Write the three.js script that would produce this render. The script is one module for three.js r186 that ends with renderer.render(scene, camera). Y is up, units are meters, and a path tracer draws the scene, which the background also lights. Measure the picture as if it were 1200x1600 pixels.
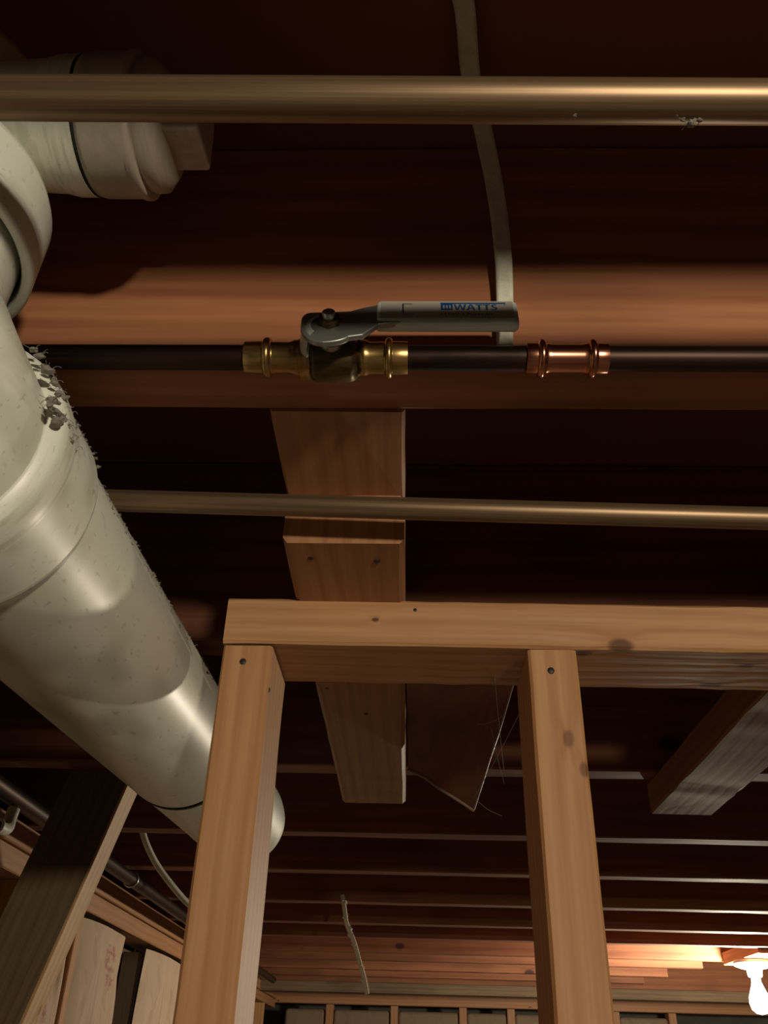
import * as THREE from 'three';
import { mergeGeometries } from 'three/addons/utils/BufferGeometryUtils.js';
import { RoundedBoxGeometry } from 'three/addons/geometries/RoundedBoxGeometry.js';

// ---------------------------------------------------------------- camera, light, exposure
const scene = new THREE.Scene();
scene.background = new THREE.Color(0x000000);
const camera = new THREE.PerspectiveCamera(61.525, 0.75, 0.02, 40);
{
  const m = new THREE.Matrix4().makeBasis(
    new THREE.Vector3(0.99947, 0.02443, -0.02175).normalize(),
    new THREE.Vector3(-0.00853, 0.83649, 0.54792).normalize(),
    new THREE.Vector3(0.03157, -0.54744, 0.83626).normalize());
  camera.quaternion.setFromRotationMatrix(m);
  camera.position.set(0, 1.6, 0);
}
const EXPOSURE = 1.0;
const LAMPS = [
  { at: [1.212, 1.862, -3.42], power: 6.3, color: [1.0, 0.88, 0.67] },   // far bulb on the joists, in view
  { at: [0.50, 1.82, 0.80], power: 3.2, color: [1.0, 0.88, 0.69] },      // bulb hanging behind the photographer
];
const renderer = new THREE.WebGLRenderer({ antialias: true });
renderer.toneMapping = THREE.LinearToneMapping;
renderer.toneMappingExposure = EXPOSURE;
renderer.shadowMap.enabled = true;
renderer.shadowMap.type = THREE.PCFSoftShadowMap;

// ---------------------------------------------------------------- random, noise, textures
function rng(seed) { let s = seed >>> 0; return () => { s = (s + 0x6D2B79F5) >>> 0; let t = s; t = Math.imul(t ^ (t >>> 15), t | 1); t ^= t + Math.imul(t ^ (t >>> 7), t | 61); return ((t ^ (t >>> 14)) >>> 0) / 4294967296; }; }
const R = rng(7);
function hash(x, y, s) { let h = Math.imul(x, 374761393) ^ Math.imul(y, 668265263) ^ Math.imul(s, 2147483647 ^ 0x5bd1e995); h = Math.imul(h ^ (h >>> 13), 1274126177); return ((h ^ (h >>> 16)) >>> 0) / 4294967296; }
function vnoise(x, y, s, px = 0, py = 0) {           // value noise, tiles over px, py cells when given
  const xi = Math.floor(x), yi = Math.floor(y), fx = x - xi, fy = y - yi;
  const w = (a, p) => p ? ((a % p) + p) % p : a;
  const u = fx * fx * (3 - 2 * fx), v = fy * fy * (3 - 2 * fy);
  const a = hash(w(xi, px), w(yi, py), s), b = hash(w(xi + 1, px), w(yi, py), s), c = hash(w(xi, px), w(yi + 1, py), s), d = hash(w(xi + 1, px), w(yi + 1, py), s);
  return a + (b - a) * u + (c - a) * v + (a - b - c + d) * u * v;
}
function tex(w, h, fn, srgb = true) {
  const d = new Uint8Array(w * h * 4);
  for (let j = 0; j < h; j++) for (let i = 0; i < w; i++) {
    const c = fn(i / w, j / h), k = (j * w + i) * 4;
    d[k] = Math.max(0, Math.min(255, c[0])); d[k + 1] = Math.max(0, Math.min(255, c[1])); d[k + 2] = Math.max(0, Math.min(255, c[2])); d[k + 3] = 255;
  }
  const t = new THREE.DataTexture(d, w, h, THREE.RGBAFormat);
  t.wrapS = t.wrapT = THREE.RepeatWrapping; t.magFilter = THREE.LinearFilter; t.minFilter = THREE.LinearMipmapLinearFilter; t.generateMipmaps = true;
  if (srgb) t.colorSpace = THREE.SRGBColorSpace;
  t.needsUpdate = true;
  return t;
}
// wood: u runs along the grain over TU metres, v across it over TV metres
function woodPair({ w = 1024, h = 256, TU = 1.4, TV = 0.26, seed, light, dark, knotColor = [84, 48, 30], knots = [], stain = 0, rough = 0.62 }) {
  const field = (u, v) => {
    const U = u * TU, V = v * TV;
    let bend = 0, kn = 0, halo = 0;
    for (const [ku, kv, kr, strength = 1] of knots) {
      let du = U - ku, dv = V - kv;
      if (du > TU / 2) du -= TU; if (du < -TU / 2) du += TU;
      if (dv > TV / 2) dv -= TV; if (dv < -TV / 2) dv += TV;
      const q = Math.hypot(du * 0.62, dv) / kr;
      bend += Math.exp(-q * q * 0.22) * 0.012 * Math.sign(dv || 1) * Math.min(1, Math.abs(dv) / kr);
      kn = Math.max(kn, strength * (1 - Math.min(1, Math.max(0, (q - 0.75) / 0.5))));
      halo = Math.max(halo, strength * Math.exp(-q * q * 0.35));
    }
    const warp = (vnoise(u * 6, v * 6, seed, 6, 6) - 0.5) * 0.010 + (vnoise(u * 14, v * 10, seed + 3, 14, 10) - 0.5) * 0.003;
    const ring = 0.5 + 0.5 * Math.sin((V + warp + bend) * 2 * Math.PI * Math.round(16 / 1) / TV * 1.0);
    const fine = vnoise(u * 18, (v + bend * 2) * 150, seed + 5, 18, 150), fine2 = vnoise(u * 60, v * 256, seed + 9, 60, 256);
    const blotch = vnoise(u * 5, v * 3, seed + 11, 5, 3) * 0.6 + vnoise(u * 17, v * 9, seed + 12, 17, 9) * 0.4;
    const g = Math.min(1, Math.max(0, 0.16 + 0.30 * ring * ring + 0.30 * fine + 0.12 * fine2 + 0.24 * (blotch - 0.5)));
    return { g, kn, halo, blotch, fine };
  };
  const map = tex(w, h, (u, v) => {
    const f = field(u, v), o = [0, 0, 0];
    const st = 1 - stain * Math.max(0, f.blotch - 0.5) * 1.6;
    for (let i = 0; i < 3; i++) { let c = light[i] + (dark[i] - light[i]) * f.g; c += (dark[i] - c) * f.halo * 0.55; c += (knotColor[i] - c) * f.kn * 0.85; o[i] = c * st; }
    return o;
  });
  const bump = tex(w >> 1, h >> 1, (u, v) => { const f = field(u, v), b = 200 - 120 * f.g - 30 * f.kn; return [b, b, b]; }, false);
  return { map, bump, TU, TV, rough };
}
function woodMat(p, extra = {}) {
  return new THREE.MeshStandardMaterial({ map: p.map, bumpMap: p.bump, bumpScale: 0.0006, roughness: p.rough, ...extra });
}
const W = {
  pine: woodPair({ seed: 11, light: [210, 164, 115], dark: [172, 116, 68], knots: [[1.042, 0.044, 0.0042, 0.5], [1.018, 0.054, 0.0035, 0.6], [0.15, 0.20, 0.006]] }),
  plate: woodPair({ seed: 23, light: [212, 168, 120], dark: [176, 122, 76], TU: 1.4, TV: 0.256, w: 2048, knots: [[0.331, 0.0365, 0.0062, 0.85], [0.300, 0.047, 0.005, 0.7], [0.275, 0.050, 0.004, 0.55], [0.442, 0.067, 0.004, 0.7], [0.425, 0.110, 0.006, 0.5], [0.127, 0.016, 0.0018], [1.2, 0.02, 0.007]] }),
  nailer: woodPair({ seed: 31, light: [190, 140, 98], dark: [150, 102, 66], TU: 1.4, TV: 0.28, knots: [[0.9, 0.2, 0.006], [0.28, 0.05, 0.004]] }),
  joist: woodPair({ seed: 43, light: [196, 134, 92], dark: [142, 84, 54], TU: 1.8, TV: 0.56, h: 512, knotColor: [60, 24, 14], knots: [[0.3, 0.1, 0.012], [1.2, 0.33, 0.014], [0.8, 0.46, 0.01]], stain: 0.25 }),
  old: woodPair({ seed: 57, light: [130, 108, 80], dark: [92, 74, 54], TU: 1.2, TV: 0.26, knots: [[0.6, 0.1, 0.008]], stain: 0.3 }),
};
const M = {
  pine: woodMat(W.pine), plate: woodMat(W.plate), nailer: woodMat(W.nailer), joist: woodMat(W.joist, { roughness: 0.7 }), old: woodMat(W.old, { roughness: 0.8 }),
  joistShaded: woodMat(W.joist, { roughness: 0.75, color: new THREE.Color(0.54, 0.48, 0.44) }),  // joist wood darkened in colour, standing in for shade on the faces
  greyBlock: woodMat(W.nailer, { roughness: 0.75, color: new THREE.Color(0.62, 0.60, 0.62) }),
};
const speck = tex(256, 256, (u, v) => { const n = vnoise(u * 8, v * 8, 3, 8, 8) * 0.5 + vnoise(u * 40, v * 40, 4, 40, 40) * 0.3 + vnoise(u * 128, v * 128, 5, 128, 128) * 0.2; const c = 222 + 46 * (n - 0.5); return [c, c, c - 2]; });
const pvcMap = tex(512, 512, (u, v) => {
  const n = vnoise(u * 5, v * 5, 71, 5, 5), m = vnoise(u * 24, v * 24, 72, 24, 24), s = vnoise(u * 150, v * 150, 73, 150, 150);
  const dirt = Math.max(0, n * 0.6 + m * 0.4 - 0.52) * 1.0, k = 1 - dirt * 0.5 - (s > 0.86 ? (s - 0.86) * 1.2 : 0);
  return [232 * k, 234 * k, 220 * (k - dirt * 0.1)];
});
const patina = (seed, a, b) => tex(512, 128, (u, v) => { const n = vnoise(u * 20, v * 5, seed, 20, 5) * 0.55 + vnoise(u * 90, v * 16, seed + 1, 90, 16) * 0.3 + vnoise(u * 250, v * 60, seed + 2, 250, 60) * 0.15; const t = Math.min(1, Math.max(0, (n - 0.3) * 2)); return [0, 1, 2].map(i => a[i] + (b[i] - a[i]) * t); });
M.pale = woodMat(W.pine, { color: new THREE.Color(1.15, 1.38, 1.55) });  // pine lightened to paint lamplight on the leaning board edge
M.pvc = new THREE.MeshPhysicalMaterial({ map: pvcMap, roughness: 0.42, clearcoat: 0.15, clearcoatRoughness: 0.3 });
M.pvcWorn = new THREE.MeshPhysicalMaterial({ map: pvcMap, color: new THREE.Color(0.86, 0.83, 0.76), roughness: 0.45 });
M.cleanout = new THREE.MeshPhysicalMaterial({ map: speck, color: new THREE.Color(0.60, 0.52, 0.42), roughness: 0.45 });
M.rubber = new THREE.MeshStandardMaterial({ color: new THREE.Color(0.02, 0.024, 0.02), roughness: 0.7 });
M.copper = new THREE.MeshStandardMaterial({ map: patina(81, [150, 124, 94], [112, 90, 66]), metalness: 0.6, roughness: 0.42 });
M.copperDark = new THREE.MeshStandardMaterial({ map: patina(85, [66, 46, 36], [42, 30, 25]), metalness: 0.7, roughness: 0.45 });
M.copperNew = new THREE.MeshStandardMaterial({ map: patina(88, [222, 158, 130], [180, 116, 90]), metalness: 1, roughness: 0.24 });
M.brass = new THREE.MeshStandardMaterial({ map: patina(91, [200, 168, 112], [156, 128, 80]), metalness: 0.95, roughness: 0.32 });
M.brassDark = new THREE.MeshStandardMaterial({ map: patina(94, [108, 90, 58], [78, 66, 44]), metalness: 0.85, roughness: 0.45 });
M.steel = new THREE.MeshStandardMaterial({ color: new THREE.Color(0.50, 0.50, 0.48), metalness: 0.9, roughness: 0.35 });
M.chrome = new THREE.MeshStandardMaterial({ color: new THREE.Color(0.62, 0.63, 0.6), metalness: 0.6, roughness: 0.38 });
M.steelDull = new THREE.MeshStandardMaterial({ color: new THREE.Color(0.34, 0.34, 0.31), metalness: 0.75, roughness: 0.42 });
M.vinyl = new THREE.MeshStandardMaterial({ map: speck, color: new THREE.Color(0.84, 0.88, 0.84), roughness: 0.45 });
M.cable = new THREE.MeshStandardMaterial({ map: speck, color: new THREE.Color(0.95, 0.94, 0.76), roughness: 0.5 });
M.cableDusty = new THREE.MeshStandardMaterial({ map: speck, color: new THREE.Color(0.78, 0.66, 0.48), roughness: 0.85 });
M.nail = new THREE.MeshStandardMaterial({ color: new THREE.Color(0.05, 0.045, 0.042), metalness: 0.6, roughness: 0.55 });
M.lint = new THREE.MeshStandardMaterial({ color: new THREE.Color(0.22, 0.20, 0.165), roughness: 1 });
M.web = new THREE.MeshStandardMaterial({ color: new THREE.Color(0.35, 0.32, 0.3), roughness: 0.8, transparent: true, opacity: 0.5 });
const paperMap = tex(256, 256, (u, v) => { const n = vnoise(u * 6, v * 6, 33, 6, 6) * 0.6 + vnoise(u * 30, v * 30, 34, 30, 30) * 0.4; return [88 + 34 * n, 50 + 22 * n, 36 + 16 * n]; });
M.paper = new THREE.MeshStandardMaterial({ map: paperMap, bumpMap: paperMap, bumpScale: 0.002, roughness: 0.55, side: THREE.DoubleSide });
M.paperEdge = new THREE.MeshStandardMaterial({ color: new THREE.Color(0.26, 0.18, 0.13), roughness: 0.35, side: THREE.DoubleSide });
const concreteMap = tex(512, 512, (u, v) => { const n = vnoise(u * 6, v * 6, 61, 6, 6) * 0.5 + vnoise(u * 40, v * 40, 62, 40, 40) * 0.3 + vnoise(u * 160, v * 160, 63, 160, 160) * 0.2; const c = 92 + 50 * n; return [c, c * 0.95, c * 0.87]; });
M.concrete = new THREE.MeshStandardMaterial({ map: concreteMap, color: new THREE.Color(0.42, 0.42, 0.42), bumpMap: concreteMap, bumpScale: 0.004, roughness: 0.95 });
M.slab = new THREE.MeshStandardMaterial({ map: concreteMap, color: new THREE.Color(1.15, 1.1, 1.05), bumpMap: concreteMap, bumpScale: 0.004, roughness: 0.95 });
// kraft facing of the batts: crinkled paper with smeared red print
const kraftCanvas = (marks = []) => {
  const c = document.createElement('canvas'); c.width = 512; c.height = 512;
  const g = c.getContext('2d'); g.fillStyle = '#c6ab92'; g.fillRect(0, 0, 512, 512);
  const r = rng(401);
  for (let i = 0; i < 260; i++) { g.fillStyle = `rgba(${r() < 0.5 ? '235,214,190' : '120,88,66'},${0.05 + 0.08 * r()})`; g.beginPath(); g.ellipse(r() * 512, r() * 512, 10 + 40 * r(), 3 + 10 * r(), r() * 3, 0, 7); g.fill(); }
  for (const [x, y, w, h] of marks) for (let i = 0; i < 26; i++) { g.fillStyle = `rgba(140,44,38,${0.12 + 0.2 * r()})`; g.fillRect(x + w * r() * 0.8, y + h * r() * 0.9, w * (0.1 + 0.2 * r()), h * (0.06 + 0.12 * r())); }
  return c;
};
const canvasMap = (c) => { const t = new THREE.CanvasTexture(c); t.colorSpace = THREE.SRGBColorSpace; t.wrapS = t.wrapT = THREE.RepeatWrapping; return t; };
const kraftMap = new THREE.CanvasTexture(kraftCanvas()); kraftMap.colorSpace = THREE.SRGBColorSpace; kraftMap.wrapS = kraftMap.wrapT = THREE.RepeatWrapping;
M.kraft = new THREE.MeshStandardMaterial({ map: kraftMap, roughness: 0.8 });
M.kraftPrinted = [[[150, 76, 150, 30], [330, 110, 120, 20]], [[220, 14, 150, 26], [260, 42, 110, 14]]].map(k => new THREE.MeshStandardMaterial({ map: canvasMap(kraftCanvas(k)), roughness: 0.8 }));
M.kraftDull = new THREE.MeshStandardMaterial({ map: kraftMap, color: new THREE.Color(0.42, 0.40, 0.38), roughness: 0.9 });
M.porcelain = new THREE.MeshPhysicalMaterial({ color: new THREE.Color(0.8, 0.79, 0.74), roughness: 0.25, clearcoat: 0.6 });

// ---------------------------------------------------------------- helpers
const used = {};
function numbered(n) { const k = used[n] = (used[n] ?? -1) + 1; return k ? `${n}_${String(k).padStart(3, '0')}` : n; }
function thing(name, label, category, pos = [0, 0, 0], group) {
  const o = new THREE.Group(); o.name = numbered(name); o.position.set(...pos); scene.add(o);
  o.userData = { label, category }; if (group) o.userData.group = group;
  return o;
}
function part(parent, name, geo, mat, label) {
  const m = new THREE.Mesh(geo, mat); m.name = name; parent.add(m);
  if (label) m.userData.label = label;
  return m;
}
function solo(name, label, category, geo, mat, pos = [0, 0, 0], group) {
  const m = new THREE.Mesh(geo, mat); m.name = numbered(name); m.position.set(...pos); scene.add(m);
  m.userData = { label, category }; if (group) m.userData.group = group;
  return m;
}
function structure(name, geo, mat, pos = [0, 0, 0]) {
  const m = new THREE.Mesh(geo, mat); m.name = name; m.position.set(...pos); m.userData.kind = 'structure'; scene.add(m); return m;
}
// sawn lumber: length along x, height y, width z, eased edges, slightly wavy arrises; uv in the wood's own metres.
// v runs down the +z face, under the bottom (-y), up the back and over the top.
function lumber(L, H, Wd, wood, { ease = 0.0022, u0 = 0, v0 = 0, seg = 24, wave = 0.0004, seed = 1, wane = null } = {}) {
  const h = H / 2, w = Wd / 2, e = Math.min(ease, h * 0.4, w * 0.4);
  const prof = [[h - e, w], [-h + e, w], [-h, w - e], [-h, -w + e], [-h + e, -w], [h - e, -w], [h, -w + e], [h, w - e], [h - e, w]];
  const vs = [0]; for (let i = 1; i < prof.length; i++) vs.push(vs[i - 1] + Math.hypot(prof[i][0] - prof[i - 1][0], prof[i][1] - prof[i - 1][1]));
  const pos = [], uv = [], idx = [];
  for (let s = 0; s < prof.length - 1; s++) {
    const b = pos.length / 3;
    for (let i = 0; i <= seg; i++) {
      const x = -L / 2 + L * i / seg;
      for (let k = 0; k < 2; k++) {
        let [y, z] = prof[s + k]; const q = (s + k) % 8;
        const j = (vnoise(i * 0.9, q * 7.3, seed) - 0.5) * 2 * wave, jj = (vnoise(i * 0.8, q * 3.1 + 40, seed) - 0.5) * 2 * wave;
        y += j; z += jj;
        if (wane) [y, z] = wane(x, y, z);
        pos.push(x, y, z); uv.push((x + L / 2 + u0) / wood.TU, (vs[s + k] + v0) / wood.TV);
      }
    }
    for (let i = 0; i < seg; i++) { const a = b + i * 2; idx.push(a, a + 1, a + 2, a + 1, a + 3, a + 2); }
  }
  for (const sx of [-1, 1]) {
    const b = pos.length / 3, x = sx * L / 2, i = sx < 0 ? 0 : seg;
    pos.push(x, 0, 0); uv.push(u0 / wood.TU, v0 / wood.TV);
    for (let q = 0; q < 8; q++) {
      let [y, z] = prof[q]; y += (vnoise(i * 0.9, q * 7.3, seed) - 0.5) * 2 * wave; z += (vnoise(i * 0.8, q * 3.1 + 40, seed) - 0.5) * 2 * wave;
      if (wane) [y, z] = wane(x, y, z);
      pos.push(x, y, z); uv.push((u0 + y * 0.25) / wood.TU, (v0 + z) / wood.TV);
    }
    for (let q = 0; q < 8; q++) { const a = b + 1 + q, c = b + 1 + (q + 1) % 8; sx > 0 ? idx.push(b, c, a) : idx.push(b, a, c); }
  }
  // make the winding face outward
  const g = new THREE.BufferGeometry();
  g.setAttribute('position', new THREE.Float32BufferAttribute(pos, 3)); g.setAttribute('uv', new THREE.Float32BufferAttribute(uv, 2));
  g.setIndex(idx); g.computeVertexNormals();
  return g;
}
const V3 = (a) => new THREE.Vector3(...a);
function tube(points, r, seg = 60, rad = 12, closed = false) { return new THREE.TubeGeometry(new THREE.CatmullRomCurve3(points.map(V3), closed, 'centripetal'), seg, r, rad, closed); }
// closed lathe about x from [x, r] pairs
function latheX(profile, n = 48) { const g = new THREE.LatheGeometry(profile.map(([x, r]) => new THREE.Vector2(Math.max(r, 1e-5), x)), n); g.rotateZ(-Math.PI / 2); return g; }
function latheY(profile, n = 64) { return new THREE.LatheGeometry(profile.map(([y, r]) => new THREE.Vector2(Math.max(r, 1e-5), y)), n); }
function rod(a, b, r, n = 24, over = 0) {
  const A = V3(a), B = V3(b), d = B.clone().sub(A), g = new THREE.CylinderGeometry(r, r, d.length() + over, n, 24);
  g.applyQuaternion(new THREE.Quaternion().setFromUnitVectors(new THREE.Vector3(0, 1, 0), d.clone().normalize()));
  const m = A.add(B).multiplyScalar(0.5); g.translate(m.x, m.y, m.z); return g;
}
function nailHead(r = 0.0026) { return latheY([[-0.004, 0.0012], [-0.0008, 0.0012], [-0.0006, r], [0.0003, r * 0.92], [0.0006, 0]], 14); }

// ---------------------------------------------------------------- the room
const JB = 1.984, JT = 0.043, JH = 0.235;          // joist bottoms, thickness, depth
structure('floor', new THREE.BoxGeometry(4.6, 0.12, 10.2), M.slab, [0.95, -0.06, -1.4]);
structure('ceiling', new THREE.BoxGeometry(4.6, 0.03, 10.2), M.joistShaded, [0.95, JB + JH + 0.0155, -1.4]);
structure('wall_left', new THREE.BoxGeometry(0.2, 2.25, 10.2), M.concrete, [-1.25, 1.125, -1.4]);
structure('wall_right', new THREE.BoxGeometry(0.2, 2.25, 10.2), M.concrete, [3.15, 1.125, -1.4]);
structure('wall_back', new THREE.BoxGeometry(4.6, 2.25, 0.2), M.concrete, [0.95, 1.125, 3.6]);
structure('wall_front', new THREE.BoxGeometry(4.6, 2.25, 0.2), M.concrete, [0.95, 1.125, -6.0]);

// ---------------------------------------------------------------- floor joists, near to far
const XL = -1.1, XR = 3.0;
const joists = [
  [-0.0035, XR, 'floor joist directly overhead, nearest the camera, its shadow on the next joist'],
  [-0.4365, XR, 'reddish brown floor joist right behind the lever valve and its dark pipe'],
  [-0.86, XR, 'floor joist mostly hidden behind the pale stud frame top plate'],
  [-1.30, XR, 'floor joist just above the cut far ends of the nailing blocks'],
  [-1.72, XR, 'first joist edge below the corner of the hanging dark paper'],
  [-2.087, XR, 'second joist edge below the corner of the hanging dark paper'],
  [-2.505, XR, 'joist that the dusty dangling cable hangs from'],
  [-2.885, XR, 'first joist edge beyond the dusty dangling cable'],
  [-3.20, XR, 'brightly lit joist edge just above the bare bulb fixture'],
  [-3.62, 1.225, 'longest of the stepped joists with cut ends left of the bulb'],
  [-3.89, 1.172, 'second of the stepped orange joists ending left of the bulb'],
  [-4.26, 1.128, 'third of the stepped orange joists ending left of the bulb'],
  [-4.58, 1.10, 'last and shortest of the stepped joists ending left of the bulb'],
  [-4.93, XR, 'full length joist above the dark beam beyond the stepped joists'],
  [-5.28, XR, 'farthest joist, above the far stud wall with insulation'],
];
joists.forEach(([z, xr, label], i) => {
  const L = xr - XL;
  solo('floor_joist', label, 'joist', lumber(L, JH, JT, W.joist, { u0: i * 0.37, v0: i * 0.09, seed: 100 + i, seg: 60, wave: 0.0008 }), i === 1 ? M.joist : M.joistShaded, [(XL + xr) / 2, JB + JH / 2, z], 'floor joists overhead');
});

// ---------------------------------------------------------------- nailing blocks under the joists
function alongZ(g) { g.rotateY(Math.PI / 2); return g; }      // lumber length x -> -z .. +z
{ // upper block between the joists, flush with their bottoms
  const z0 = -0.460, z1 = -0.836, L = z0 - z1;
  const t = thing('blocking_board', 'brown board flat between joists above the valve, half in shadow', 'board', [-0.052, JB + 0.022, (z0 + z1) / 2]);
  part(t, 'board', alongZ(lumber(L, 0.044, 0.094, W.nailer, { seed: 5, u0: 0.1, v0: 0.02 })), M.nailer);
}
function nailHeads(t, list, down = true) {
  for (const [x, y, z] of list) { const n = part(t, 'nail_head', nailHead(), M.nail); n.position.set(x, y, z); if (down) n.rotation.x = Math.PI; else n.rotation.x = Math.PI / 2; }
}
{
  const z0 = -0.563, z1 = -1.316, L = z0 - z1, c = (z0 + z1) / 2, y = JB - 0.022;
  const t = thing('nailing_block', 'pale two-nail wood block passing over the left part of the stud frame', 'board', [-0.052, y, c]);
  part(t, 'board', alongZ(lumber(L, 0.044, 0.094, W.nailer, { seed: 6, u0: 0.55, v0: 0.0, ease: 0.0042, wave: 0.0007 })), M.nailer);
  nailHeads(t, [[-0.079 + 0.052, -0.0222, -0.587 - c], [-0.027 + 0.052, -0.0222, -0.591 - c], [-0.087 + 0.052, -0.0222, -0.859 - c], [-0.049 + 0.052, -0.0222, -0.935 - c]]);
}
{
  const z0 = -0.70, z1 = -1.345, c = (z0 + z1) / 2, L = z0 - z1;
  const t = thing('nailing_block', 'greyish rough wood block at right behind the stud frame top plate', 'board', [0.412, JB - 0.022, c]);
  part(t, 'board', alongZ(lumber(L, 0.044, 0.092, W.nailer, { seed: 8, u0: 0.3, v0: 0.1, wave: 0.0012 })), M.greyBlock);
}

// ---------------------------------------------------------------- stud frame: top plate and studs
const PZ0 = -0.66, PZ1 = -0.745, PZ = (PZ0 + PZ1) / 2, PW = PZ0 - PZ1;
{
  const x0 = -0.157, x1 = 1.15, t = thing('top_plate', 'pale pine top plate with a dark knot lying across both studs', 'board', [(x0 + x1) / 2, 1.9185, PZ]);
  const b = part(t, 'board', lumber(x1 - x0, 0.042, PW, W.plate, { seed: 12, seg: 60, wave: 0.0006 }), M.plate);
  t.rotation.z = -0.004;
  const n = part(t, 'nail_head', nailHead(0.0016), M.nail); n.position.set(0.004 - (x0 + x1) / 2, 0.012, PW / 2 + 0.0001); n.rotation.x = Math.PI / 2;
}
function stud(x0, x1, label, heads, opts) {
  const top = 1.8975, w = x1 - x0, t = thing('wall_stud', label, 'stud', [(x0 + x1) / 2, 0, PZ]);
  // lumber x -> y (up), y -> -x ; its bottom face (-y) becomes +x, front stays +z
  const g = lumber(top, w, PW, W.pine, { seg: 60, ...opts }); g.rotateZ(Math.PI / 2); g.translate(0, top / 2, 0);
  part(t, 'board', g, M.pine);
  for (const [x, y, r] of heads) {
    const n = part(t, 'nail_head', nailHead(r), M.nail); n.position.set(x - (x0 + x1) / 2, y, PW / 2 + 0.0001); n.rotation.x = Math.PI / 2;
  }
  return t;
}
const wane = (x, y, z) => (x > 0.87 && y < -0.01 && z > -0.02) ? [y + (x - 0.87) * 0.16, z] : [y, z];
const ls = stud(-0.156, -0.1145, 'left pine stud with cream lit side standing beside the white drain pipe', [[-0.138, 1.883, 0.003]], { seed: 15, u0: 0.2, v0: 0.1 });
{ const n = part(ls, 'nail_head', nailHead(0.0025), M.nail); n.position.set(0.0208, 1.86, 0.038); n.rotation.z = -Math.PI / 2; }
stud(0.0975, 0.1372, 'right pine stud with a knot and shaded left side', [[0.115, 1.879, 0.003]], { seed: 17, u0: 0.62, v0: 0.02 });

// ---------------------------------------------------------------- copper pipes
{
  const t = thing('copper_pipe', 'thick tarnished copper pipe crossing nearest, above the lever valve', 'pipe');
  part(t, 'pipe', rod([-0.75, 1.9516, -0.2031], [0.90, 1.9839, -0.2443], 0.0098, 32), M.copper);
}
{
  const t = thing('copper_pipe', 'thin tarnished copper pipe crossing below the lever valve', 'pipe');
  part(t, 'pipe', rod([-0.75, 1.9725, -0.538], [0.95, 1.9165, -0.512], 0.0083, 32), M.copper);
}
// the run with the valve: dark pipe, brass valve, copper coupling
const PC = [1.983, -0.4055];
{
  const t = thing('supply_pipe', 'dark tarnished pipe along the joist edge, left of the lever valve', 'pipe', [0, ...PC]);
  part(t, 'pipe', rod([-0.9, 0, 0], [-0.094, 0, 0], 0.0082, 28), M.copperDark);
  const u = thing('supply_pipe', 'short dark pipe between the lever valve and the copper coupling', 'pipe', [0, ...PC]);
  part(u, 'pipe', rod([-0.018, 0, 0], [0.081, 0, 0], 0.0082, 28), M.copperDark);
  const v = thing('supply_pipe', 'dark pipe running right from the shiny copper coupling', 'pipe', [0, ...PC]);
  part(v, 'pipe', rod([0.108, 0, 0], [1.0, 0, 0], 0.0082, 28), M.copperDark);
}
{
  const t = thing('pipe_coupling', 'shiny new copper press coupling right of the valve handle', 'coupling', [0.0975, ...PC]);
  const p = []; const b = (x, r) => p.push([x, r]);
  b(-0.0255, 0.0083); b(-0.0255, 0.0098); b(-0.0185, 0.0098);
  for (let i = 0; i <= 8; i++) { const a = Math.PI * i / 8; b(-0.0160 - 0.0026 * Math.cos(a), 0.0098 + 0.0026 * Math.sin(a)); }
  b(-0.0125, 0.0096); b(-0.010, 0.0090); b(0.010, 0.0090); b(0.0125, 0.0096);
  for (let i = 0; i <= 8; i++) { const a = Math.PI * i / 8; b(0.0160 - 0.0026 * Math.cos(a), 0.0098 + 0.0026 * Math.sin(a)); }
  b(0.0185, 0.0098); b(0.0255, 0.0098); b(0.0255, 0.0083);
  part(t, 'sleeve', latheX(p), M.copperNew);
}
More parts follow.
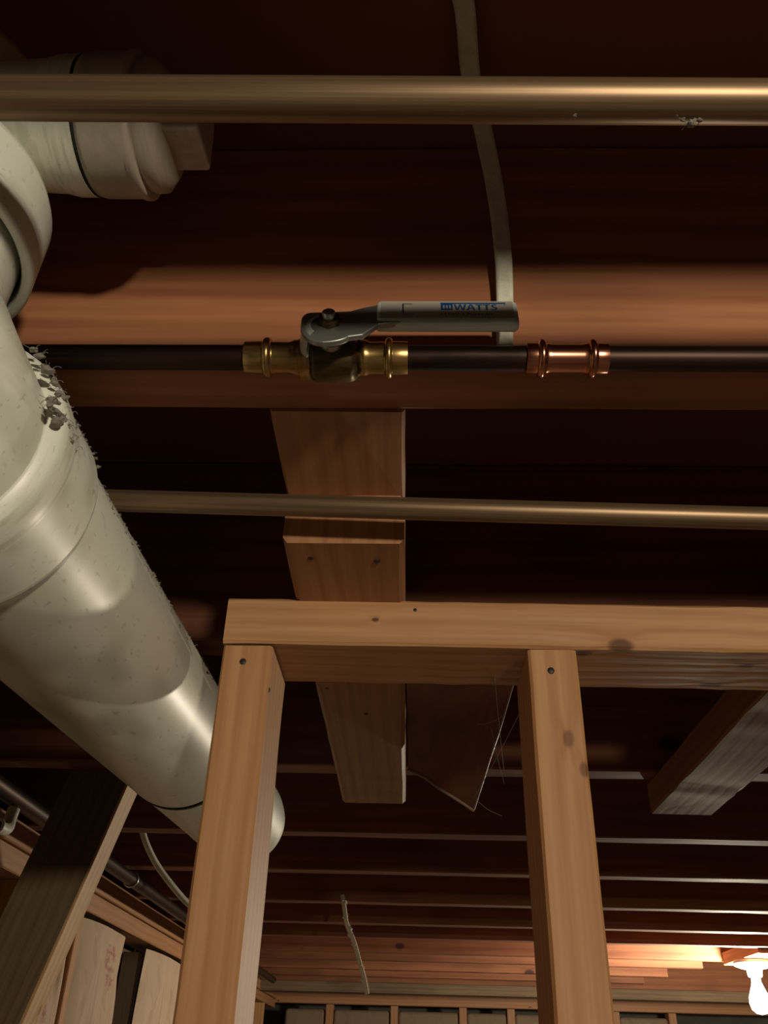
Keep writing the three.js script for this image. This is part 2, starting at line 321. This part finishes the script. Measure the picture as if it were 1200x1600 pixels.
{
  const t = thing('ball_valve', 'brass lever valve with white sleeved handle on the dark pipe', 'valve', [-0.0505, ...PC]);
  const end = (s) => {
    const p = [[0.0465, 0.0083], [0.0475, 0.0104], [0.0380, 0.0106]];
    for (let i = 0; i <= 8; i++) { const a = Math.PI * i / 8; p.push([0.0355 + 0.0024 * Math.cos(a), 0.0104 + 0.0026 * Math.sin(a)]); }
    p.push([0.0320, 0.0102], [0.0235, 0.0100], [0.0210, 0.0112], [0.0160, 0.0120], [0.0155, 0.002]);
    return latheX(s > 0 ? p.map(q => [q[0], q[1]]) : p.map(q => [-q[0] * 1.19, q[1]]));
  };
  for (const s of [-1, 1]) part(t, 'press_end', end(s), M.brass);
  const hex = new THREE.CylinderGeometry(0.0145, 0.0145, 0.007, 6); hex.rotateZ(Math.PI / 2); hex.translate(-0.0175, 0, 0);
  part(t, 'hex_collar', hex, M.brass);
  part(t, 'body', latheX([[-0.0145, 0.001], [-0.0145, 0.0135], [-0.011, 0.0158], [0.0, 0.0164], [0.011, 0.0158], [0.0158, 0.0135], [0.0158, 0.001]], 12), M.brassDark);
  const neck = new THREE.LatheGeometry([[0.0001, 0], [0.0085, 0], [0.0085, 0.018], [0.0072, 0.0185], [0.0072, 0.0235], [0.005, 0.024], [0.005, 0.030], [0.0001, 0.030]].map(q => new THREE.Vector2(...q)), 24); neck.rotateX(Math.PI / 2);
  part(t, 'stem', neck, M.steel);
  // handle plate: outline in the x-y plane, bevelled, from the hub up to the grip
  const hz = 0.0255, tilt = (g) => g.translate(0, -0.007, -hz).rotateX(-0.2).translate(0, 0.007, hz);   // lever leans back a little
  const s = new THREE.Shape();
  s.moveTo(-0.0125, 0.011); s.quadraticCurveTo(-0.0175, 0.010, -0.0172, 0.003); s.lineTo(-0.0168, -0.006); s.quadraticCurveTo(-0.013, -0.0185, -0.003, -0.0195); s.quadraticCurveTo(0.008, -0.0185, 0.0115, -0.0135);
  s.lineTo(0.020, -0.0115); s.lineTo(0.029, 0.0); s.lineTo(0.060, 0.0055); s.lineTo(0.060, 0.0195); s.lineTo(0.029, 0.0195); s.quadraticCurveTo(0.020, 0.0175, 0.012, 0.0125); s.closePath();
  const plate = new THREE.ExtrudeGeometry(s, { depth: 0.0022, bevelEnabled: true, bevelSize: 0.0009, bevelThickness: 0.0009, bevelSegments: 3, curveSegments: 12 });
  plate.translate(0, 0, hz); tilt(plate);
  const h = part(t, 'handle', plate, M.steelDull);
  // dished skirt below the handle hub, as on a stamped lever
  const skirt = new THREE.LatheGeometry([[0.0100, 0.0055], [0.0150, 0.0035], [0.0172, -0.004], [0.0178, -0.010], [0.0164, -0.010], [0.0150, -0.003], [0.0100, 0.003]].map(q => new THREE.Vector2(...q)), 32, Math.PI * 0.75, Math.PI * 1.0); skirt.rotateX(Math.PI / 2); skirt.translate(-0.0015, -0.004, hz - 0.001); tilt(skirt);
  part(t, 'hub_skirt', skirt, M.chrome);
  const nut = new THREE.CylinderGeometry(0.0068, 0.0072, 0.0045, 6); nut.rotateX(Math.PI / 2); nut.translate(-0.0005, 0, hz + 0.005); tilt(nut); part(t, 'nut', nut, M.brassDark);
  const tip = latheY([[0, 0.004], [0.0035, 0.004], [0.0042, 0.003], [0.0042, 0]], 18); tip.rotateX(Math.PI / 2); tip.translate(-0.0005, 0, hz + 0.0072); tilt(tip); part(t, 'stem_tip', tip, M.steel);
  const grip = new RoundedBoxGeometry(0.0885, 0.0240, 0.0095, 5, 0.0034); grip.translate(0.0715, 0.0130, hz - 0.0008); tilt(grip);
  const gm = part(t, 'grip_sleeve', grip, M.vinyl, 'white vinyl grip with blue lettering');
  // printed lettering, a flat film on the grip's front
  const c = document.createElement('canvas'); c.width = 1024; c.height = 232; const g = c.getContext('2d');
  g.fillStyle = '#b4afa3'; g.fillRect(0, 0, 1024, 232);  // ground greyer than the sleeve: shade painted onto the grip front
  g.fillStyle = '#0d4a86';
  g.fillRect(462, 20, 506, 20);
  g.fillRect(466, 34, 92, 92); g.fillStyle = '#a9aea6'; g.fillRect(482, 58, 14, 44); g.fillRect(506, 58, 14, 44); g.fillRect(530, 58, 14, 44);
  g.fillStyle = '#0d4a86'; g.font = 'bold 108px sans-serif'; g.textBaseline = 'alphabetic'; g.save(); g.translate(566, 126); g.scale(0.98, 1.05); g.fillText('WATTS', 0, 0); g.restore();
  g.font = '22px sans-serif'; g.fillText('®', 950, 60);
  g.fillStyle = '#27527f'; g.font = 'bold 44px sans-serif'; g.save(); g.translate(462, 196); g.scale(1.13, 0.9); g.fillText('LFFBV-3 Press NL', 0, 0); g.restore();
  g.fillStyle = '#3c3636'; g.fillRect(166, 34, 13, 130); g.fillRect(166, 34, 80, 11);
  g.fillStyle = '#2f6aa0'; g.font = 'bold 36px sans-serif'; g.fillText('Open', 164, 196);
  const pt = new THREE.CanvasTexture(c); pt.colorSpace = THREE.SRGBColorSpace;
  const film = new THREE.PlaneGeometry(0.0820, 0.0185); film.translate(0.0715, 0.0136, hz + 0.0041); tilt(film);
  part(gm, 'lettering', film, new THREE.MeshStandardMaterial({ map: pt, roughness: 0.5 }));
}

// ---------------------------------------------------------------- white flat cable
{
  const pts = [[0.026, 2.218, -0.285], [0.033, 2.212, -0.302], [0.040, 2.199, -0.345], [0.050, 2.174, -0.372], [0.0585, 2.132, -0.392], [0.0622, 2.078, -0.403], [0.0618, 2.040, -0.4075], [0.0605, 2.012, -0.409], [0.0600, 1.997, -0.412]].map(V3);
  const cv = new THREE.CatmullRomCurve3(pts, false, 'centripetal'), N = 90, Q = 22, pos = [], uv = [], idx = [];
  for (let i = 0; i <= N; i++) {
    const t = i / N, p = cv.getPointAt(t), T = cv.getTangentAt(t), s = new THREE.Vector3(1, 0, 0); s.addScaledVector(T, -s.dot(T)).normalize();
    const n = new THREE.Vector3().crossVectors(T, s), hw = 0.0073 - 0.0018 * t, ht = 0.0024;
    for (let q = 0; q <= Q; q++) {
      const a = 2 * Math.PI * q / Q, ca = Math.cos(a), sa = Math.sin(a);
      // two insulated cores with a ground between: shallow grooves along the jacket
      const x = hw * Math.sign(ca) * Math.pow(Math.abs(ca), 0.8), y = ht * Math.sign(sa) * Math.pow(Math.abs(sa), 0.6) * (0.82 + 0.18 * Math.cos(3 * Math.PI * x / hw));
      pos.push(p.x + s.x * x + n.x * y, p.y + s.y * x + n.y * y, p.z + s.z * x + n.z * y); uv.push(q / Q, t * 8);
    }
  }
  for (let i = 0; i < N; i++) for (let q = 0; q < Q; q++) { const a = i * (Q + 1) + q, b = a + Q + 1; idx.push(a, a + 1, b, a + 1, b + 1, b); }
  const g = new THREE.BufferGeometry(); g.setAttribute('position', new THREE.Float32BufferAttribute(pos, 3)); g.setAttribute('uv', new THREE.Float32BufferAttribute(uv, 2)); g.setIndex(idx); g.computeVertexNormals();
  solo('electrical_cable', 'flat white electrical cable curving down the joist behind the valve handle', 'cable', g, M.cable);
}

// ---------------------------------------------------------------- white drain pipe
const AX = (z) => [-0.255 + 0.0019 * (0.0126 - z), 1.8547 + 0.048 * (0.0126 - z), z];
const TX = -0.281, TZ = -0.300;
const PR = 0.066;
{
  const t = thing('drain_pipe', 'large white plastic drain pipe with elbow, tee and cleanout at left', 'pipe');
  const dir = new THREE.Vector3(0.0019, 0.048, -0.9988).normalize();
  const along = (profile, n = 72) => {                                    // lathe about the pipe's axis, profile [z, r]
    const g = latheY(profile.map(([z, r]) => [0.0126 - z, r]), n);
    g.applyQuaternion(new THREE.Quaternion().setFromUnitVectors(new THREE.Vector3(0, 1, 0), dir)); g.translate(-0.255, 1.8547, 0.0126); return g;
  };
  part(t, 'pipe', along([[-0.37, PR], [-0.60, PR], [-0.94, PR], [-0.948, PR - 0.004]]), M.pvc);
  // near elbow: hub on the pipe, bend up into the tee
  part(t, 'hub', along([[-0.345, 0.0635], [-0.3455, 0.066], [-0.350, 0.0715], [-0.354, 0.0728], [-0.362, 0.0732], [-0.369, 0.0724], [-0.3725, 0.0712], [-0.412, 0.0706], [-0.4155, 0.0696], [-0.416, PR]]), M.pvc);
  const r = 0.055, e0 = AX(-0.36), bend = [AX(-0.385), AX(-0.362)];
  for (let i = 0; i <= 8; i++) { const a = Math.PI / 2 * i / 8; bend.push([AX(-0.33)[0] + (TX - AX(-0.33)[0]) * (1 - Math.cos(a)), AX(-0.33)[1] + r * (1 - Math.cos(a)), TZ - r + r * Math.sin(a)]); }
  bend.push([TX, AX(-0.33)[1] + r + 0.055, TZ]);
  part(t, 'elbow', tube(bend, 0.0645, 60, 48), M.pvc);
  const hub = latheY([[1.985, 0.0665], [1.948, 0.0670], [1.9465, 0.0680], [1.9465, 0.0720], [1.949, 0.0735], [1.962, 0.0735], [1.9635, 0.0728], [1.965, 0.0735], [1.990, 0.0740], [1.997, 0.0715], [2.010, 0.058], [2.03, 0.050], [2.085, 0.050], [2.105, 0.040], [2.113, 0.022], [2.115, 0.0001]]); hub.translate(TX, 0.021, TZ);
  const tee = part(t, 'tee', hub, M.pvc);
  const br = latheX([[0, 0.034], [0.05, 0.0362], [0.070, 0.0372], [0.078, 0.0392], [0.0895, 0.0394]]); br.translate(TX, 2.069, TZ);
  part(t, 'branch', br, M.pvc);
  const ring = latheX([[0.0615, 0.036], [0.0615, 0.0386], [0.0645, 0.0386], [0.0645, 0.036]]); ring.translate(TX + 0.027, 2.069, TZ); part(t, 'seam', ring, M.rubber);
  const ad = latheX([[0.0645, 0.034], [0.0645, 0.0394], [0.068, 0.0402], [0.090, 0.0404], [0.0915, 0.0414], [0.0945, 0.0414], [0.0955, 0.0395], [0.0955, 0.034]]); ad.translate(TX + 0.027, 2.069, TZ);
  part(t, 'cleanout_adapter', ad, M.cleanout);
  const pl = latheX([[0.095, 0.036], [0.0985, 0.0375], [0.104, 0.0372], [0.1065, 0.034], [0.110, 0.030], [0.1115, 0.001]]); pl.translate(TX + 0.027, 2.069, TZ);
  const plug = part(t, 'cleanout_plug', pl, M.cleanout);
  const sq = new RoundedBoxGeometry(0.028, 0.035, 0.035, 3, 0.002); sq.rotateX(0.25); sq.translate(TX + 0.1435, 2.069, TZ); part(plug, 'square_lug', sq, M.cleanout);
  // far length with its rounded end under the joists
  part(t, 'seal_ring', along([[-0.943, PR - 0.006], [-0.944, PR + 0.0006], [-0.951, PR + 0.0006], [-0.952, PR - 0.006]]), M.rubber);
  part(t, 'end_cap', along([[-0.95, PR - 0.001], [-1.20, PR - 0.001], [-1.205, 0.0655], [-1.325, 0.0655], [-1.36, 0.063], [-1.385, 0.056], [-1.405, 0.044], [-1.417, 0.028], [-1.422, 0.0001]]), M.pvc, 'rounded far end');
}
// grey lint along the top of the drain pipe, and a tuft under the near copper pipe
function lintGeo(places, seed) {
  const r = rng(seed), gs = [];
  for (const [p, s] of places) {
    const g = new THREE.IcosahedronGeometry(s, 1), a = g.attributes.position;
    const kx = 0.6 + r(), ky = 0.5 + r() * 0.6, kz = 0.6 + r();
    for (let i = 0; i < a.count; i++) { const x = a.getX(i), y = a.getY(i), z = a.getZ(i), n = 0.55 + 0.9 * vnoise(x / s * 1.3 + 9, y / s * 1.3 + z / s * 2.1 + 9, seed + gs.length); a.setXYZ(i, p[0] + x * n * kx, p[1] + y * n * ky, p[2] + z * n * kz); }
    g.deleteAttribute('uv'); g.computeVertexNormals(); gs.push(g);
    for (let k = 0; k < 2; k++) { const d = [(r() - 0.5) * 6 * s, (r() - 0.2) * 3 * s, (r() - 0.5) * 6 * s]; const f = tube([p, [p[0] + d[0] * 0.6, p[1] + d[1], p[2] + d[2] * 0.5], [p[0] + d[0], p[1] + d[1] * 0.6, p[2] + d[2]]], 0.00018, 5, 4); f.deleteAttribute('uv'); gs.push(f); }
  }
  return mergeGeometries(gs.map(g => g.index ? g.toNonIndexed() : g));
}
{
  const r = rng(91), pl = [];
  for (let i = 0; i < 260; i++) {
    const z = -0.36 - 0.46 * Math.pow(r(), 1.2), c = AX(z), R0 = z > -0.415 ? 0.0712 : PR, a = (18 + 60 * Math.pow(r(), 1.3)) * Math.PI / 180;
    pl.push([[c[0] + Math.cos(a) * R0, c[1] + Math.sin(a) * R0, z], 0.0004 + 0.0013 * r() * r()]);
  }
  for (let i = 0; i < 40; i++) { const a = (5 + 40 * r()) * Math.PI / 180, z = -0.33 - 0.04 * r(), c = AX(z); pl.push([[c[0] + Math.cos(a) * 0.0715, c[1] + Math.sin(a) * 0.0715, z], 0.0008 + 0.002 * r()]); }
  const m = part(scene.getObjectByName('drain_pipe'), 'lint', lintGeo(pl, 501), M.lint, 'grey lint fuzz'); m.userData.kind = 'stuff';
}
{
  const pl = [[[0.1160, 1.9592, -0.2257], 0.0010], [[0.1190, 1.9578, -0.2268], 0.0008], [[0.1230, 1.9573, -0.2279], 0.0014], [[0.1265, 1.9580, -0.2270], 0.0010], [[0.0710, 1.9579, -0.2246], 0.0008]];
  const m = solo('lint', 'small lint tuft hanging under the thick near copper pipe', 'lint', lintGeo(pl, 777), M.lint); m.userData.kind = 'stuff';
}

// ---------------------------------------------------------------- hanging dark paper and cobweb
{
  const t = thing('building_paper', 'torn dark brown paper sheet hanging beyond the stud frame', 'paper');
  const A = V3([-0.004, 1.984, -0.885]), B = V3([0.121, 1.984, -0.885]), C = V3([0.0848, 1.8935, -1.160]), D = V3([-0.001, 1.930, -1.100]);
  const at = (u, v) => { const p = A.clone().lerp(B, u).lerp(D.clone().lerp(C, u), v); p.y += 0.008 * Math.sin(Math.PI * v) * Math.sin(Math.PI * u + 0.4) + 0.004 * (vnoise(u * 4, v * 5, 9) - 0.5); p.z -= 0.006 * Math.sin(3 * u + 2 * v); return p; };
  const sheet = (f, off, n = 22) => { const pos = [], uv = [], idx = []; for (let i = 0; i <= n; i++) for (let j = 0; j <= n; j++) { const p = f(i / n, j / n); pos.push(p.x, p.y + off, p.z); uv.push(i / n, j / n); } for (let i = 0; i < n; i++) for (let j = 0; j < n; j++) { const a = i * (n + 1) + j; idx.push(a, a + 1, a + n + 1, a + 1, a + n + 2, a + n + 1); } const g = new THREE.BufferGeometry(); g.setAttribute('position', new THREE.Float32BufferAttribute(pos, 3)); g.setAttribute('uv', new THREE.Float32BufferAttribute(uv, 2)); g.setIndex(idx); g.computeVertexNormals(); return g; };
  part(t, 'sheet', mergeGeometries([sheet(at, 0), sheet(at, 0.0008)]), M.paper);
  const low = [], side = []; for (let i = 0; i <= 16; i++) { low.push(at(i / 16, 1).toArray()); side.push(at(1, i / 16).toArray()); }
  part(t, 'folded_edge', tube(low, 0.0022, 40, 8), M.paperEdge); part(t, 'folded_edge', tube(side, 0.0011, 40, 8), M.paperEdge);
}
{
  const t = [];
  const th = (a, b, sag = 0.003) => t.push(tube([a, [(a[0] + b[0]) / 2, (a[1] + b[1]) / 2 - sag, (a[2] + b[2]) / 2], b], 0.00028, 12, 5));
  th([0.075, 1.899, -0.72], [0.112, 1.905, -1.02]); th([0.112, 1.899, -0.748], [0.083, 1.90, -1.13]); th([0.105, 1.93, -0.9], [0.078, 1.935, -0.95]); th([0.085, 1.9, -1.13], [0.121, 1.884, -1.15]); th([0.09, 1.925, -0.93], [0.115, 1.897, -1.05]);
  solo('cobweb', 'thin cobweb threads beside the hanging dark paper', 'cobweb', mergeGeometries(t), M.web);
}

// ---------------------------------------------------------------- leaning board at left
{
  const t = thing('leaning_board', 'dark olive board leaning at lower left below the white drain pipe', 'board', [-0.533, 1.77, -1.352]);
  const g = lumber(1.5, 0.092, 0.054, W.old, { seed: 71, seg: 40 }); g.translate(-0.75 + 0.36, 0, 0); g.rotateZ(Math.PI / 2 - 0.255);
  part(t, 'board', g, M.old);  // dark wood on this face stands in for shade
  const e = lumber(1.5, 0.004, 0.0535, W.pine, { seed: 72, seg: 20, ease: 0.0006 }); e.translate(-0.75 + 0.36, -0.0478, 0); e.rotateZ(Math.PI / 2 - 0.255);  // thin strip added so the right edge looks lit
  part(t, 'painted_lit_edge', e, M.pale, 'pale cream edge strip with lamplight painted in');
}

// ---------------------------------------------------------------- framed left wall
{
  const X0 = -0.735, D = 0.085, zc = -2.9, L = 5.2;
  const up = thing('top_plate', 'upper plank of the doubled plate on the left wall', 'board', [X0 - D / 2 + 0.006, JB - 0.0215, zc]);
  part(up, 'board', alongZ(lumber(L, 0.042, D, W.pine, { seed: 81, seg: 50, u0: 0.4 })), M.nailer);
  const lo = thing('top_plate', 'lower plank of the doubled plate on the left wall, above the insulation', 'board', [X0 - D / 2, JB - 0.065, zc]);
  part(lo, 'board', alongZ(lumber(L, 0.042, D, W.pine, { seed: 82, seg: 50, u0: 0.9, v0: 0.05 })), M.nailer);
  const top = JB - 0.087;
  const sz = [-1.77, -2.115, -3.25, -3.9, -4.5, -5.1];
  const sl = ['nearest stud of the left wall, mostly behind the leaning board', 'narrow left wall stud edge between the two pale insulation batts', 'left wall stud just behind the front left stud of the frame', 'left wall stud in the dim far stretch, nearest of three', 'left wall stud in the dim far stretch, middle of three', 'left wall stud in the dim far stretch, next to the far corner'];
  sz.forEach((z, i) => {
    const t = thing('wall_stud', sl[i], 'stud', [X0 - D / 2 - 0.002, 0, z], 'studs of the left wall');
    const g = lumber(top, 0.032, D, W.pine, { seed: 90 + i, u0: i * 0.3 }); g.rotateZ(Math.PI / 2); g.rotateY(Math.PI / 2); g.translate(0, top / 2, 0); part(t, 'board', g, M.pine);
  });
  // kraft faced batts bulging between the studs
  const batt = (z0, z1, label, mat = M.kraft, lean = 0) => {
    const t = thing('insulation_batt', label, 'insulation', [X0, 0, (z0 + z1) / 2], 'insulation batts of the left wall');
    const n = 26, k = 14, pos = [], uv = [], idx = [], w = z0 - z1;
    for (let i = 0; i <= n; i++) for (let j = 0; j <= k; j++) {
      const v = i / n, q = j / k, y = 0.7 + (top - 0.012 - 0.7) * v, bul = Math.pow(Math.sin(Math.PI * q), 0.6) * (0.6 + 0.4 * Math.min(1, (1 - v) * 8));
      pos.push(-0.012 + 0.028 * bul + 0.008 * (vnoise(q * 3, v * 14, 44 + z0 * 10 | 0) - 0.5), y, (q - 0.5) * w * 0.98 + lean * (1 - v)); uv.push(1 - q, v);
    }
    for (let i = 0; i < n; i++) for (let j = 0; j < k; j++) { const a = i * (k + 1) + j; idx.push(a, a + k + 1, a + 1, a + 1, a + k + 1, a + k + 2); }
    const g = new THREE.BufferGeometry(); g.setAttribute('position', new THREE.Float32BufferAttribute(pos, 3)); g.setAttribute('uv', new THREE.Float32BufferAttribute(uv, 2)); g.setIndex(idx); g.computeVertexNormals();
    const back = new THREE.BoxGeometry(0.045, top - 0.72, w * 0.95); back.translate(-0.055, 0.7 + (top - 0.72) / 2, 0);
    const f = part(t, 'facing', g, mat); part(t, 'batt_body', back, M.kraftDull);
  };
  batt(-1.80, -2.09, 'pale kraft insulation batt right beside the leaning board', M.kraftPrinted[0]);
  batt(-2.135, -2.50, 'pale kraft insulation batt with a red print smear near its top', M.kraftPrinted[1]);
  batt(-2.72, -3.23, 'drooping pale insulation batt between the dark gap and the front stud', M.kraft, 0.10);
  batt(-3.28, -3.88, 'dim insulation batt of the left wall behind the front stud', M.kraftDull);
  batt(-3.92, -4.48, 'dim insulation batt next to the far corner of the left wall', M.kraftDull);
  structure('wall_left_backing', new THREE.BoxGeometry(0.02, 1.9, 5.2), M.old, [-0.86, 0.95, -2.9]);
}
{
  const t = thing('drain_line', 'dark round pipe running along the top of the left wall', 'pipe');
  part(t, 'pipe', rod([-0.632, 1.958, -0.98], [-0.632, 1.962, -4.6], 0.0140, 24), M.copperDark);
  const s = new THREE.TorusGeometry(0.0150, 0.003, 8, 24); s.translate(-0.632, 1.959, -2.09); part(t, 'pipe_strap', s, M.steel, 'pale metal strap');
}
{
  const t = thing('pipe_fitting', 'small pale plastic elbow fitting under the pipe at the far left edge', 'fitting', [-0.632, 1.93, -1.40]);
  part(t, 'elbow', tube([[0, 0.012, 0.0], [0, -0.006, 0.004], [0.004, -0.020, 0.014], [0.006, -0.026, 0.032], [0.006, -0.027, 0.060]], 0.0095, 30, 16), M.pvcWorn);
  const c = new THREE.TorusGeometry(0.0105, 0.0025, 8, 20); c.translate(0.006, -0.027, 0.058); part(t, 'collar', c, M.pvcWorn);
}
{
  const pts = [[-0.522, 1.99, -1.742], [-0.516, 1.972, -1.758], [-0.500, 1.940, -1.80], [-0.474, 1.908, -1.85], [-0.450, 1.884, -1.90], [-0.42, 1.865, -1.96], [-0.36, 1.85, -2.05]];
  solo('electrical_cable', 'pale cable sagging from the joists left of the front stud', 'cable', tube(pts, 0.0062, 50, 12), M.cable);
  solo('electrical_cable', 'thin pale wire between joist and pipe at the far left edge', 'cable', tube([[-0.70, 1.985, -1.322], [-0.715, 1.972, -1.34], [-0.735, 1.955, -1.36], [-0.75, 1.94, -1.38]], 0.0018, 20, 8), M.cableDusty);
  const r = rng(61), g = [tube([[-0.174, 1.999, -2.478], [-0.166, 1.958, -2.475], [-0.160, 1.930, -2.472], [-0.138, 1.885, -2.47], [-0.124, 1.845, -2.468], [-0.108, 1.80, -2.466], [-0.100, 1.768, -2.464]], 0.0058, 60, 8)];
  g[0].deleteAttribute('uv');
  const cv = new THREE.CatmullRomCurve3([[-0.174, 1.999, -2.478], [-0.160, 1.930, -2.472], [-0.124, 1.845, -2.468], [-0.100, 1.768, -2.464]].map(V3));
  const pl = []; for (let i = 0; i < 46; i++) { const p = cv.getPointAt(0.05 + 0.93 * r()); pl.push([[p.x + (r() - 0.5) * 0.008, p.y, p.z + (r() - 0.5) * 0.008], 0.002 + 0.0035 * r()]); }
  solo('dangling_cable', 'short dust covered cable dangling from a joist between the two studs', 'cable', mergeGeometries([g[0].toNonIndexed(), lintGeo(pl, 611)]), M.cableDusty);
}

// ---------------------------------------------------------------- far end: beam, stud wall, insulation
{
  const t = thing('support_beam', 'dark beam crossing under the far joists', 'beam', [0.95, JB - 0.0235, -4.90]);
  part(t, 'beam', lumber(3.5, 0.046, 0.10, W.old, { seed: 131, seg: 40 }), M.old);
}
{
  const z = -5.55, t = thing('top_plate', 'top plate of the far stud wall below the dark beam', 'board', [0.95, 1.9535, z]);
  part(t, 'board', lumber(3.9, 0.058, 0.085, W.pine, { seed: 140, seg: 40 }), M.nailer);
  const xs = [-0.43, -0.07, 0.31, 0.575, 1.15, 1.46], names = ['far wall stud in the left corner, seen between the two front studs', 'second far wall stud from the left corner, seen between the front studs', 'third far wall stud from the left corner, seen between the front studs', 'far wall stud just left of the right front stud', 'far wall stud just right of the right front stud', 'far wall stud nearest below the bare bulb'];
  xs.forEach((x, i) => {
    const s = thing('wall_stud', names[i], 'stud', [x, 0, z], 'studs of the far wall');
    const g = lumber(1.922, 0.042, 0.085, W.pine, { seed: 150 + i, u0: i * 0.21 }); g.rotateZ(Math.PI / 2); g.translate(0, 0.961, 0); part(s, 'board', g, M.nailer);
  });
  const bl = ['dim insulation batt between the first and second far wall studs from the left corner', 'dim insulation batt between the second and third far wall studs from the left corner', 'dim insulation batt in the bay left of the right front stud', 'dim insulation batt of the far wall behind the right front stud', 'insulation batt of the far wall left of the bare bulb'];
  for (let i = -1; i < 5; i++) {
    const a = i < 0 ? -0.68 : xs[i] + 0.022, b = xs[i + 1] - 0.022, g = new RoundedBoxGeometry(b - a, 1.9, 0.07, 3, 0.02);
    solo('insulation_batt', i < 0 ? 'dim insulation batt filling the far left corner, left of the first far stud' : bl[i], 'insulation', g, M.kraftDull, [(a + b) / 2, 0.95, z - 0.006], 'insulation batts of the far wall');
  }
}

// ---------------------------------------------------------------- lamps
function bulbGeo() { return latheY([[0, 0.0001], [-0.0, 0.013], [-0.012, 0.0135], [-0.03, 0.020], [-0.05, 0.0285], [-0.066, 0.030], [-0.082, 0.026], [-0.092, 0.015], [-0.0955, 0.0001]], 32); }
function lampLight(i) {
  const l = LAMPS[i], p = new THREE.PointLight(new THREE.Color().setRGB(...l.color), l.power, 0, 2);
  p.castShadow = true; p.shadow.radius = 2.4; p.shadow.mapSize.set(2048, 2048); p.shadow.bias = -0.0005; return p;
}
const glow = (i) => new THREE.MeshStandardMaterial({ color: 0xffffff, emissive: new THREE.Color().setRGB(...LAMPS[i].color), emissiveIntensity: 6, roughness: 0.4 });
{
  const [x, y, z] = LAMPS[0].at;
  const b = thing('joist_block', 'short wood block between joists that carries the bare bulb fixture', 'board', [x, JB + 0.006, -3.41]);
  part(b, 'board', alongZ(lumber(0.374, 0.042, 0.09, W.nailer, { seed: 170 })), M.nailer);
  const t = thing('light_fixture', 'white porcelain lampholder with a glowing bare bulb at lower right', 'lamp', [x, JB - 0.015, z]);
  part(t, 'base', latheY([[0, 0.001], [0, 0.064], [-0.006, 0.066], [-0.018, 0.063], [-0.026, 0.042], [-0.030, 0.026], [-0.048, 0.024], [-0.052, 0.021], [-0.052, 0.001]], 40), M.porcelain);
  const bulb = part(t, 'bulb', bulbGeo(), glow(0)); bulb.position.y = -0.054; bulb.scale.setScalar(1.18);
  const p = lampLight(0); p.position.set(0, y - JB + 0.005, 0); p.name = 'bulb_light'; t.add(p);
}
{
  const [x, y, z] = LAMPS[1].at;
  const t = thing('pendant_bulb', 'bare bulb hanging on a cord behind the photographer', 'lamp', [x, 0, z]);
  part(t, 'cord', rod([0, JB + JH, 0], [0, y + 0.11, 0], 0.003, 10), M.rubber);
  const so = latheY([[0.115, 0.001], [0.115, 0.012], [0.105, 0.018], [0.07, 0.018], [0.058, 0.0155], [0.058, 0.001]], 24); so.translate(0, y, 0); part(t, 'socket', so, M.porcelain);
  const bulb = part(t, 'bulb', bulbGeo(), glow(1)); bulb.position.y = y + 0.06;
  const p = lampLight(1); p.position.set(0, y, 0); p.name = 'bulb_light'; t.add(p);
}
scene.traverse(o => { if (o.isMesh) { o.castShadow = true; o.receiveShadow = true; } });
renderer.render(scene, camera);
